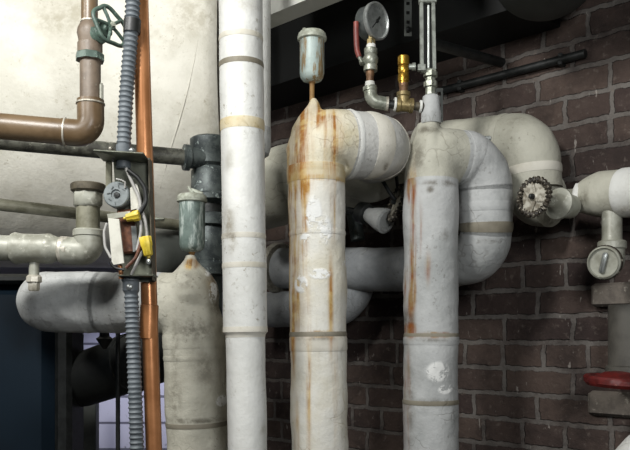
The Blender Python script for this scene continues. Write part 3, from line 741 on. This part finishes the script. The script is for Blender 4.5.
# ------------------------------------------------------------------ copper pipe, conduit, control box
Yc = 1.36
ctop, cbot = at(138.5, -60, Yc), down_to_floor(139, 0, 154, 450, Yc)
root = thing('copper_pipe', 'bare shiny copper pipe running down behind the open control box', 'pipe', cbot)
Geo().tube([cbot, at(150, 330, Yc), ctop], .0145, 32).build('barrel', 'copper', root)
Geo().lathe(at(149, 322, Yc), V((.03, 0, 1)), [(.0146, -.03), (.0162, -.029), (.0162, .03), (.0146, .031)], 32).build('coupling', 'copper', root)
def corrugated(pts, r, pitch, amp, segs=20):
    pts = fillet_path(pts, .3, pitch/6); g = Geo(); fr = frames(pts); rings = []; l = 0
    for i, (p, (t, u, w)) in enumerate(zip(pts, fr)):
        if i: l += (pts[i]-pts[i-1]).length
        rr = r+amp*(1-abs(math.cos(PI*l/pitch))**.7*2)
        rings.append([p+(u*math.cos(2*PI*j/segs)+w*math.sin(2*PI*j/segs))*rr for j in range(segs)])
    return g.grid(rings, lambda i, j: (j*.004, i*.004))
Yd_ = 1.335
root = thing('flexible_conduit', 'ribbed grey flexible conduit dropping into the top of the control box', 'conduit', at(124, 155, Yd_))
corrugated([at(136, -60, Yd_), at(131.5, 30, Yd_), at(126, 100, Yd_), at(123.5, 152, Yd_)], .0125, .0088, .0013).build('ribbed_sleeve', 'conduit', root)
Geo().tube([at(132.3, 20, Yd_), at(131.5, 33, Yd_)], .0150, 20, disp=.001, freq=120).build('tie_wrap', 'blackwire', root)
Geo().lathe(at(123.5, 168, Yd_), V((0, 0, 1)), [(.011, -.002), (.013, 0), (.013, .012), (.0135, .014), (.0150, .016), (.0150, .026), (.013, .028), (.0130, .04)], 24).build('connector', 'conduit', root)
Geo().lathe(at(132, 151, Yd_-.010), V((.3, -1, 0)), [(.005, -.006), (.005, .004), (.003, .006), (0, .0065)], 12).build('clamp_screw', 'steel', root)
root = thing('flexible_conduit', 'ribbed grey flexible conduit leaving the bottom of the control box', 'conduit', down_to_floor(131, 290, 137, 450, Yd_))
corrugated([root.location.copy(), at(137, 450, Yd_), at(134, 360, Yd_), at(131, 286, Yd_)], .0125, .0088, .0013).build('ribbed_sleeve', 'conduit', root)
Geo().lathe(at(131, 292, Yd_), V((0, 0, 1)), [(.0125, 0), (.0145, .002), (.0145, .018), (.0165, .020), (.0165, .026), (.012, .028)], 24).build('connector', 'conduit', root)
Geo().lathe(at(130, 287, Yd_-.012), V((-.2, -1, 0)), [(.0055, -.006), (.0055, .004), (.003, .006), (0, .0065)], 12).build('clamp_screw', 'steel', root)

Yx = 1.33; k = Yx/F
root = thing('control_box', 'narrow open electrical control box with exposed wiring, strapped to the copper pipe', 'control box', at(130, 280, Yx))
g = Geo()
def plate(pts2, Ya, thick, mat, name, par=None):
    g = Geo(); a = [at(x, y, Ya) for x, y in pts2]; b = [p+V((0, thick, 0)) for p in a]; n = len(a)
    g.add(a+b, [list(range(n)), list(range(2*n-1, n-1, -1))]+[[i, i+n, (i+1) % n+n, (i+1) % n] for i in range(n)])
    return g.build(name, mat, par or root, smooth=False)
bp = plate([(113, 158), (150, 158), (155, 282), (122, 282)], Yx+.006, .002, 'boxmetal', 'back_plate')
for p in (at(145, 189, Yx+.004), at(143, 205, Yx+.004), at(149, 262, Yx+.004)):
    Geo().lathe(p, V((0, -1, 0)), [(.0045, 0), (.0045, .003), (0, .0045)], 12).build('screw', 'steel', bp)
# projecting top flange, bottom flange and the side wall
def slab(c, s, R=None, name='flange', mat='boxmetal', bev=.0008): return Geo().box(c, s, R, bev).build(name, mat, root)
slab(at(123, 157, Yx-.02), (.085, .062, .003), Matrix.Rotation(.06, 3, 'Y')@Matrix.Rotation(-.06, 3, 'X'), 'top_flange')
slab(at(152, 220, Yx-.006), (.0025, .026, .212), Matrix.Rotation(-.035, 3, 'Y'), 'side_wall', 'oxide')
slab(at(138, 276, Yx-.012), (.062, .036, .003), None, 'bottom_flange')
slab(at(109, 178, Yx+.012), (.010, .008, .085), None, 'mounting_strip', 'olive')
# round grey timer disc
tm = Geo().lathe(at(117, 195, Yx-.016), V((-.05, -1, .03)), [(12.5*k, -.014), (12.8*k, -.012), (12.8*k, .004), (11.8*k, .006), (5*k, .0065), (4.6*k, .004), (0, .004)], 40).build('round_dial', 'greyplast', root)
Geo().lathe(at(117, 195, Yx-.021), V((-.05, -1, .03)), [(3.2*k, -.001), (3.0*k, .003), (0, .0035)], 6).build('dial_hub', 'ironblack', tm)
g = Geo()
for i in range(8):
    th = i*PI/4+.2; g.box(at(117+8.5*math.cos(th), 195+8.5*math.sin(th), Yx-.0225), (.0012, .001, .006), Matrix.Rotation(-th+PI/2, 3, 'Y'))
g.build('dial_marks', 'case', tm)
Geo().tube([at(116, 179, Yx-.028), at(121, 180, Yx-.028), at(125, 182, Yx-.026), at(125, 188, Yx-.024)], .0016, 8).build('dial_clip', 'wirewhite', tm)
# switch: cream face on brown block
Geo().box(at(128, 232, Yx-.004), (.030, .022, .076), Matrix.Rotation(-.08, 3, 'Y'), .003).build('terminal_block', 'phenolic', root)
plate([(108, 218), (119, 219), (124, 263), (112, 265)], Yx-.034, .006, 'white', 'switch_plate')
plate([(107, 214), (130, 211), (131, 216), (108, 219)], Yx-.030, .006, 'greymetal', 'bracket_arm')
plate([(131, 226), (136, 226), (138, 250), (133, 252)], Yx-.022, .004, 'steel', 'contact_strip')
plate([(130, 188), (137, 183), (143, 207), (131, 210)], Yx-.018, .008, 'white', 'insulator_card')
Geo().tube([at(120, 265, Yx-.008), at(121, 272, Yx-.008), at(121, 279, Yx-.008)], .004, 10).build('copper_lead', 'copper', root)
for i, (pts, r, m, nm) in enumerate([
    ([(126, 168), (131, 180), (138, 195), (141, 205), (137, 212)], .0028, 'wirewhite', 'white_wire'),
    ([(140, 205), (145, 220), (147, 236)], .0028, 'wirewhite', 'white_wire'),
    ([(131, 275), (136, 265), (142, 252), (147, 247)], .0026, 'wirewhite', 'white_wire'),
    ([(128, 170), (138, 178), (145, 188), (146, 202), (141, 211), (137, 216)], .0040, 'blackwire', 'black_wire'),
    ([(107, 223), (104, 232), (105, 247), (111, 258)], .0024, 'wirewhite', 'white_wire'),
    ([(110, 262), (114, 268), (124, 270)], .0026, 'blackwire', 'black_wire'),
    ([(137, 215), (141, 222), (141, 232), (137, 250)], .0026, 'wirewhite', 'white_wire'),
    ([(142, 240), (136, 258), (126, 268)], .003, 'phenolic', 'brown_wire')]):
    P = [at(x, y, Yx-.024-.002*i) for x, y in pts]
    Geo().tube(P, r, 10, fillet=.02, ds=.003).build(nm, m, root)
def wire_nut(x0, y0, x1, y1, Y, r, label):
    a, b = at(x0, y0, Y), at(x1, y1, Y); L = (b-a).length; d = b-a
    root = thing('wire_connector', label, 'wire connector', b, 'yellow twist-on wire connectors')
    prof = [(r*1.0, 0), (r*1.12, L*.05), (r*1.08, L*.45), (r*.92, L*.55), (r*.78, L*.95), (r*.6, L), (0, L*1.01)]
    g = Geo(); a2 = d.normalized(); u = V((0, -1, 0)); u = (u-a2*u.dot(a2)).normalized(); w = a2.cross(u); rings = []
    for rr, h in prof:
        rings.append([a+a2*h+(u*math.cos(2*PI*j/32)+w*math.sin(2*PI*j/32))*max(rr*(1+.07*math.cos(8*2*PI*j/32)), 1e-5) for j in range(32)])
    g.grid(rings, lambda i, j: (j*.002, i*.002), True, False).build('shell', 'yellow', root)
    Geo().tube([b, b+a2*.004], r*.3, 10).build('tip', 'yellow', root)
wire_nut(139.5, 215, 126, 218, Yx-.040, .0078, 'yellow wire connector lying sideways under the round grey dial')
wire_nut(144.5, 237, 148.5, 256, Yx-.034, .0095, 'larger yellow wire connector hanging upright at the side of the control box')

# ------------------------------------------------------------------ boiler, flue and painted wall items at lower left
bx = thing('boiler', 'dark navy boiler casing in the lower left corner', 'boiler', at(0, 450, 2.02)+V((0, 0, -1)))
zt_ = at(0, 283, 1.95).z
bx.location = (-.98, 2.07, 0)
xr = at(53, 300, 1.95).x
Geo().box(V((xr-.45, 2.07, zt_/2)), (.9, .24, zt_), None, .03).build('casing', 'navy', bx)
Geo().box(V((xr+.02, 2.02, zt_/2-.02)), (.045, .12, zt_-.06), None, .012).build('corner_post', 'ironblack', bx)
Geo().box(V((xr-.45, 2.07, zt_+.01)), (.94, .28, .025), None, .008).build('top_cover', 'ironblack', bx)
root = thing('flue_pipe', 'black flue elbow rising from the navy boiler towards the ribbed conduit', 'flue', at(75, 385, 2.1))
Geo().tube([at(60, 382, 2.1), at(84, 379, 2.05), at(135, 362, 1.95)], .074, 40, fillet=.12).build('elbow', 'black', root)
e0 = at(135, 362, 1.95); ed = (e0-at(84, 379, 2.05)).normalized()
Geo().lathe(e0-ed*.03, ed, [(.074, 0), (.078, .002), (.078, .02), (.074, .022)], 40).build('joint_bead', 'ironblack', root)
Geo().tube([e0, e0+ed*.05, e0+ed*.09+V((0, .08, .0)), e0+ed*.1+V((0, .3, 0))], .072, 36, fillet=.05).build('back_run', 'black', root)
root = thing('hanger_rod', 'thin dark rod hanging below the thick white elbow by the painted wall', 'rod', at(107, 450, 1.9))
Geo().lathe(down_to_floor(106, 340, 108, 450, 1.84), V((0, 0, 1)), [(.0055, 0), (.0055, at(106, 330, 1.84).z)], 12).build('rod', 'ironblack', root)
Geo().lathe(at(104.5, 349, 1.80), V((0, 0, 1)), [(.004, 0), (.012, .012), (.020, .024), (.012, .030), (.010, .045)], 20).build('hanger_clamp', 'ironblack', root)
tag(Geo().box(V((at(91, 400, 3.0).x, 3.0, .72)), (.052, .05, 1.44), None, .004).build('conduit_post', 'dim', loc=(at(91, 400, 3.0).x, 3.0, 0)), 'narrow grey post between the flue and the painted wall', 'post')

# ------------------------------------------------------------------ gauge assembly above the cool white riser
Yg = 1.66; k = Yg/F
gdir = V((.72, -.69, -.04)).normalized()
gc = at(377, 21, Yg)
root = thing('pressure_gauge', 'round white-faced pressure gauge above the red lever valve', 'gauge', at(371, 44, Yg))
R = 17.2*k
Geo().lathe(gc, gdir, [(0, -.034), (R*.9, -.034), (R*.96, -.031), (R*.96, -.006)], 48).build('case', 'case', root)
Geo().lathe(gc, gdir, [(R*.96, -.008), (R*1.06, -.006), (R*1.08, -.001), (R*1.06, .003), (R*.98, .004), (R*.93, .002), (R*.92, -.001)], 48).build('bezel', 'steel', root)
dl = Geo().lathe(gc, gdir, [(0, -.0085), (R*.95, -.0085), (R*.95, -.0015), (0, -.0015)], 48).build('dial_face', 'dial', root)
up_ = (V((0, 0, 1))-gdir*gdir.z).normalized(); rt_ = gdir.cross(up_)
# viewer's right on the dial
rt_ = -rt_ if rt_.x < 0 else rt_
g = Geo()
for i in range(28):
    th = math.radians(225-270*i/27); d = rt_*math.cos(th)+up_*math.sin(th); e = gdir.cross(d)
    big = i % 3 == 0
    g.box(gc+d*R*(.80 if big else .83)-gdir*.0012, (R*(.13 if big else .07), .0011 if big else .0006, .0006), Matrix((d, e, gdir)).transposed())
g.build('tick_marks', 'case', dl)
nd = (rt_*.52+up_*.62).normalized(); e = gdir.cross(nd)
Geo().box(gc+nd*R*(-.10)+gdir*.0004, (R*1.05, .0021, .0008), Matrix((nd, e, gdir)).transposed()).build('needle', 'black', dl)
g = Geo(); g.box(gc+nd*R*.18+gdir*.0006, (R*.42, .0048, .0008), Matrix((nd, e, gdir)).transposed()); g.lathe(gc, gdir, [(.0042, 0), (.0042, .002), (0, .0024)], 14); g.build('needle_hub', 'black', dl)
Geo().lathe(at(371, 46, Yg), V((.02, 0, 1)), [(3*k, 0), (4.6*k, .5*k), (4.6*k, 6*k), (3*k, 7*k), (3*k, 12*k)], 6).build('brass_nut', 'oldbrass', root)

root = thing('ball_valve', 'small tarnished ball valve with a red lever handle under the gauge', 'valve', at(370, 80, Yg))
Geo().lathe(at(370.5, 71, Yg), V((.01, 0, 1)), [(5*k, 0), (7*k, 0), (7*k, 5*k), (6*k, 6*k), (7.4*k, 9*k), (7.6*k, 13*k), (6*k, 16*k), (6.6*k, 17*k), (6.6*k, 22*k), (5*k, 23*k)], 24, disp=.0006, freq=90).build('body', 'nickel', root)
Geo().lathe(at(371, 50, Yg), V((.01, 0, 1)), [(4.4*k, 0), (4.8*k, 1*k), (4.6*k, 5*k), (4*k, 6*k)], 20).build('thread_tape', 'white_tape', root)
Geo().lathe(at(366, 62, Yg), V((-1, -.25, 0)), [(4*k, 0), (4*k, 5*k), (3*k, 6*k), (0, 7.5*k)], 12).build('stem_nut', 'nickel', root)
lev = Geo().tube([at(359.5, 62.5, Yg-.012), at(362, 62.5, Yg-.012), at(359, 57, Yg-.012), at(357, 51, Yg-.012), at(356.5, 40, Yg-.012)], .0042, 10).build('lever', 'nickel', root)
Geo().tube([at(359.2, 57, Yg-.012), at(357.2, 51, Yg-.012), at(356.6, 44, Yg-.012), at(356.2, 32, Yg-.012), at(356.2, 22, Yg-.012)], lambda f: .0062-.0008*abs(f-.6), 14).build('lever_grip', 'redvinyl', lev)
Geo().lathe(at(370, 82, Yg), V((0, 0, 1)), [(3.7*k, 0), (3.7*k, 6*k), (4.3*k, 7*k), (4.3*k, 12*k)], 20, disp=.0005, freq=100).build('nipple', 'copperfit', root)

root = thing('pipe_tee', 'small brassy elbow and tee pipework joining the red lever valve to the thermometer well', 'fitting', at(403, 112, Yg))
Geo().lathe(at(370, 87, Yg), V((0, 0, 1)), [(4.8*k, 0), (5*k, 1*k), (4.7*k, 5*k), (4*k, 5.5*k)], 20).build('thread_tape', 'white_tape', root)
Geo().tube([at(370, 86.5, Yg), at(371.5, 101, Yg), at(387, 104, Yg+.005)], 6.6*k, 24, fillet=.018, ds=.002).build('elbow', 'nickel', root)
Geo().lathe(at(370, 89.5, Yg), V((0, 0, 1)), [(6.6*k, -2*k), (7.2*k, -1.5*k), (7.2*k, 2*k), (6.4*k, 2.6*k)], 24).build('elbow_lip', 'nickel', root)
hx = (at(430, 107, Yg+.01)-at(386, 103.5, Yg+.005)).normalized()
Geo().lathe(at(386, 103.8, Yg+.005), hx, [(6.9*k, -.5*k), (7.1*k, 2*k), (5*k, 2.4*k)], 24).build('elbow_lip', 'solder', root)
Geo().lathe(at(388, 104, Yg+.005), hx, [(4.2*k, 0), (4.2*k, 10*k)], 20).build('nipple', 'ironblack', root)
Geo().lathe(at(395.5, 104.5, Yg+.005), hx, [(6.6*k, -1.6*k), (7*k, -.6*k), (6.8*k, .4*k), (5*k, 1*k)], 24).build('thread_tape', 'white_tape', root)
te = Geo().lathe(at(396, 104.5, Yg+.006), hx, [(5*k, 0), (7.4*k, .4*k), (7.4*k, 4*k), (6.4*k, 5*k), (6.4*k, 13*k), (7.4*k, 14*k), (7.4*k, 17*k), (5*k, 18*k)], 24)
te.lathe(at(403.5, 106, Yg+.006), V((0, 0, 1)), [(6*k, 0), (6*k, 9*k), (7*k, 10*k), (7*k, 13.5*k), (5*k, 14*k)], 24)
te.build('tee_body', 'oldbrass', root)
Geo().lathe(at(413, 106, Yg+.008), hx, [(4.2*k, 0), (4.2*k, 14*k)], 20).build('nipple', 'oxide', root)
Geo().lathe(at(420.5, 106.6, Yg+.008), hx, [(6*k, -1.2*k), (6.4*k, -.4*k), (6.2*k, 1*k), (5*k, 1.4*k)], 24).build('thread_tape', 'white_tape', root)
Geo().lathe(at(403.5, 93, Yg+.006), V((0, 0, 1)), [(4.4*k, 0), (4.4*k, 6*k), (4.8*k, 6.5*k), (4.8*k, 9.5*k), (4*k, 10*k)], 20, disp=.0004, freq=90).build('riser_nipple', 'copperfit', root)
root = thing('relief_valve', 'bright yellow brass relief fitting standing on the small tee', 'valve', at(403.5, 83, Yg+.006))
Geo().lathe(at(403.5, 84, Yg+.006), V((0, 0, 1)), [(4.8*k, 0), (4.8*k, 2*k), (5.6*k, 2.4*k), (5.6*k, 9*k), (4.9*k, 10*k), (5.6*k, 12*k), (5.6*k, 17*k), (4.8*k, 18*k), (5.9*k, 19*k), (5.9*k, 27*k), (5*k, 28*k), (0, 28*k)], 12).build('body', 'brass', root)
Geo().lathe(at(409, 67, Yg), V((1, -.1, 0)), [(3*k, 0), (3*k, 3*k), (4*k, 3.2*k), (4*k, 6.5*k), (0, 7*k)], 12).build('bleed_screw', 'alum', root)
root = thing('thermometer', 'tall metal-framed tube thermometer on the cool white riser', 'thermometer', at(430, 122, Yg+.012))
Yh = Yg+.012; k = Yh/F
Geo().lathe(at(431, 124, Yh), V((0, 0, 1)), [(10*k, 0), (10*k, 10*k), (9*k, 14*k), (8.5*k, 27*k), (6*k, 29*k)], 24, disp=.0012, freq=60).build('well', 'bluish', root)
Geo().lathe(at(430.5, 96, Yh), V((0, 0, 1)), [(5*k, 0), (5*k, 8*k), (6.8*k, 9*k), (6.8*k, 14*k), (5*k, 15*k), (5*k, 18*k), (7.2*k, 19*k), (7.2*k, 24*k)], 8).build('socket', 'nickel', root)
Geo().box(at(421.5, 68, Yh-.012), (8*k, .012, 6.5*k), None, .001).build('side_block', 'alum', root)
for x0, x1 in ((421.2, 421.8), (433, 434.2)):
    a, b = at(x0, -1, Yh-.008), at(x1, 70, Yh-.008); c = (a+b)/2; L = (a-b).length
    Geo().box(c, (3.6*k, .012, L), Matrix.Rotation(math.atan2(a.x-b.x, a.z-b.z), 3, 'Y'), .0008).build('frame_rail', 'alum', root)
Geo().box(at(427.5, 0, Yh-.008), (17.5*k, .016, 7*k), None, .001).build('top_cap', 'alum', root)
Geo().box(at(428, 71, Yh-.006), (15*k, .014, 4*k), None, .001).build('bottom_bar', 'nickel', root)
Geo().lathe(at(428.4, 70, Yh-.008), V((0, 0, 1)), [(1.1*k, 0), (1.1*k, 64*k), (0, 65*k)], 12).build('glass_tube', 'glass', root)
Geo().box(at(428, 36, Yh+.002), (9*k, .002, 66*k), None).build('scale_plate', 'black', root)

# perforated strap hangers
def strap(name, x, y0, y1, Y, label):
    a, b = at(x, y0, Y), at(x+1, y1, Y); L = a.z-b.z
    root = thing(name, label, 'strap', b, 'perforated hanger straps')
    n = int(L/.020); w = .018; g = Geo(); vs = []; th = .002
    # plate with square punched holes
    hw, hh = w/2, L/n/2; q = .0042
    for i in range(n):
        c = b+V((0, 0, (i+.5)*L/n))
        out = [V((sx*hw, 0, sz*hh)) for sx, sz in ((-1, -1), (1, -1), (1, 1), (-1, 1))]
        inn = [V((sx*q, 0, sz*q)) for sx, sz in ((-1, -1), (1, -1), (1, 1), (-1, 1))]
        P = [c+p for p in out+inn]; P2 = [p+V((0, th, 0)) for p in P]; vs = P+P2
        f = [[j, (j+1) % 4, 4+(j+1) % 4, 4+j] for j in range(4)]; f2 = [[x_+8 for x_ in reversed(z)] for z in f]
        f3_ = [[4+j, 4+(j+1) % 4, 12+(j+1) % 4, 12+j] for j in range(4)]+[[j+8, (j+1) % 4+8, (j+1) % 4, j] for j in (1, 3)]
        g.add(vs, f+f2+f3_)
    g.build('band', 'dim', root, smooth=False)
    Geo().lathe(b+V((0, -.001, L*.12)), V((0, -1, 0)), [(.006, 0), (.006, .004), (0, .006)], 6).build('bolt', 'ironblack', root)
strap('hanger_strap', 407, -20, 36, 1.86, 'perforated grey strap hanging from above, behind the brass relief fitting')
strap('hanger_strap', 438, 88, 122, 1.72, 'short perforated strap beside the thermometer well')

# ------------------------------------------------------------------ dark things by the upper wall
root = thing('iron_rod', 'long black rod lying along the brick wall above the cream elbow', 'rod', on_wall(520, 75, .02))
a, b = on_wall(444, 92, .014), on_wall(588, 55, .014)
Geo().tube([a, b], .0105, 14, disp=.001, freq=40).build('bar', 'ironblack', root)
for f in (.15, .85): Geo().box(a.lerp(b, f)-WN*.006, (.012, .03, .03), RW, .002).build('bracket', 'ironblack', root)
tag(Geo().tube([at(432, 43, 1.72), on_wall(501, 62, -.01)], .0125, 16, disp=.0008, freq=40).build('support_bar', 'ironblack', loc=at(432, 43, 1.72)), 'black iron bar reaching from the thermometer into the brick wall', 'bar')
root = thing('round_duct', 'dark round-bottomed duct high up against the brick wall', 'duct', at(548, -20, 1.6))
Geo().lathe(at(546, -42, 1.68), V((.3, 1, .0)), [(0, -.16), (.09, -.155), (.118, -.13), (.126, -.08), (.126, .02), (.12, .05), (0, .05)], 48).build('barrel', 'darkdim', root)
root = thing('paint_flake', 'curled flake of pale paint peeling on the black beam', 'paint flake', at(287, 25, 1.9))
P = [(284, 26), (285, 20), (284.5, 16), (286, 15), (287.5, 22), (288, 29), (291, 30), (292.5, 28), (291, 32), (288, 34), (285, 31)]
g = Geo(); cF = on_wall(287, 25, .186); A = [V((0, 0, 0))+on_wall(x, y, .186+.003*math.sin(i)) for i, (x, y) in enumerate(P)]; Bk = [p-WN*.003 for p in A]; n = len(A)
g.add(A+Bk, [list(range(n)), list(range(2*n-1, n-1, -1))]+[[i, i+n, (i+1) % n+n, (i+1) % n] for i in range(n)])
g.build('curl', 'flake', root, smooth=False)

# ------------------------------------------------------------------ camera, lamps, world
cam = bpy.data.cameras.new('camera'); co = bpy.data.objects.new('camera', cam); C.objects.link(co)
co.location = (0, 0, CZ); co.rotation_euler = (PI/2, 0, 0)
cam.sensor_width = 36; cam.lens = F/630*36; cam.shift_y = (HY-225)/630; cam.clip_start = .05
bpy.context.scene.camera = co
def lamp(name, kind, loc, power, size, col, aim=None, **k):
    l = bpy.data.lights.new(name, kind); l.energy = power; l.color = col
    if kind == 'AREA': l.shape = 'DISK'; l.size = size
    else: l.shadow_soft_size = size
    for a_, v in k.items(): setattr(l, a_, v)
    o = bpy.data.objects.new(name, l); C.objects.link(o); o.location = loc
    if aim is not None: o.rotation_euler = (V(aim)-V(loc)).to_track_quat('-Z', 'Y').to_euler()
    return o
lamp('ceiling_lamp', 'AREA', (-.66, .45, 2.78), 30, .35, (1, .998, .98), aim=(-.6, 2.0, 2.0))
lamp('front_fill', 'AREA', (.38, -.35, 2.05), 17, .4, (.97, .99, 1), aim=(.15, 1.8, 2.1))  # unseen fill added near the camera for the pipes, dial and bricks
lamp('tank_fill', 'AREA', (-1.5, .7, 2.6), 14.5, .3, (1, .995, .965), aim=(-.9, 2.1, 2.3))  # extra light out of view, added to brighten the tank face
lamp('back_wall_fill', 'SPOT', (-.75, 2.95, 1.66), 9, .1, (.80, .84, 1), aim=(-.85, 3.45, 1.28), spot_size=1.4, spot_blend=.5)  # hidden spot added behind the boiler to lift the painted wall
w = bpy.data.worlds.new('world'); bpy.context.scene.world = w; w.use_nodes = True
w.node_tree.nodes['Background'].inputs[0].default_value = (.75, .85, 1, 1); w.node_tree.nodes['Background'].inputs[1].default_value = .05
vs_ = bpy.context.scene.view_settings
vs_.view_transform = 'Standard'; vs_.look = 'None'; vs_.exposure = 0; vs_.gamma = 1; vs_.use_curve_mapping = False
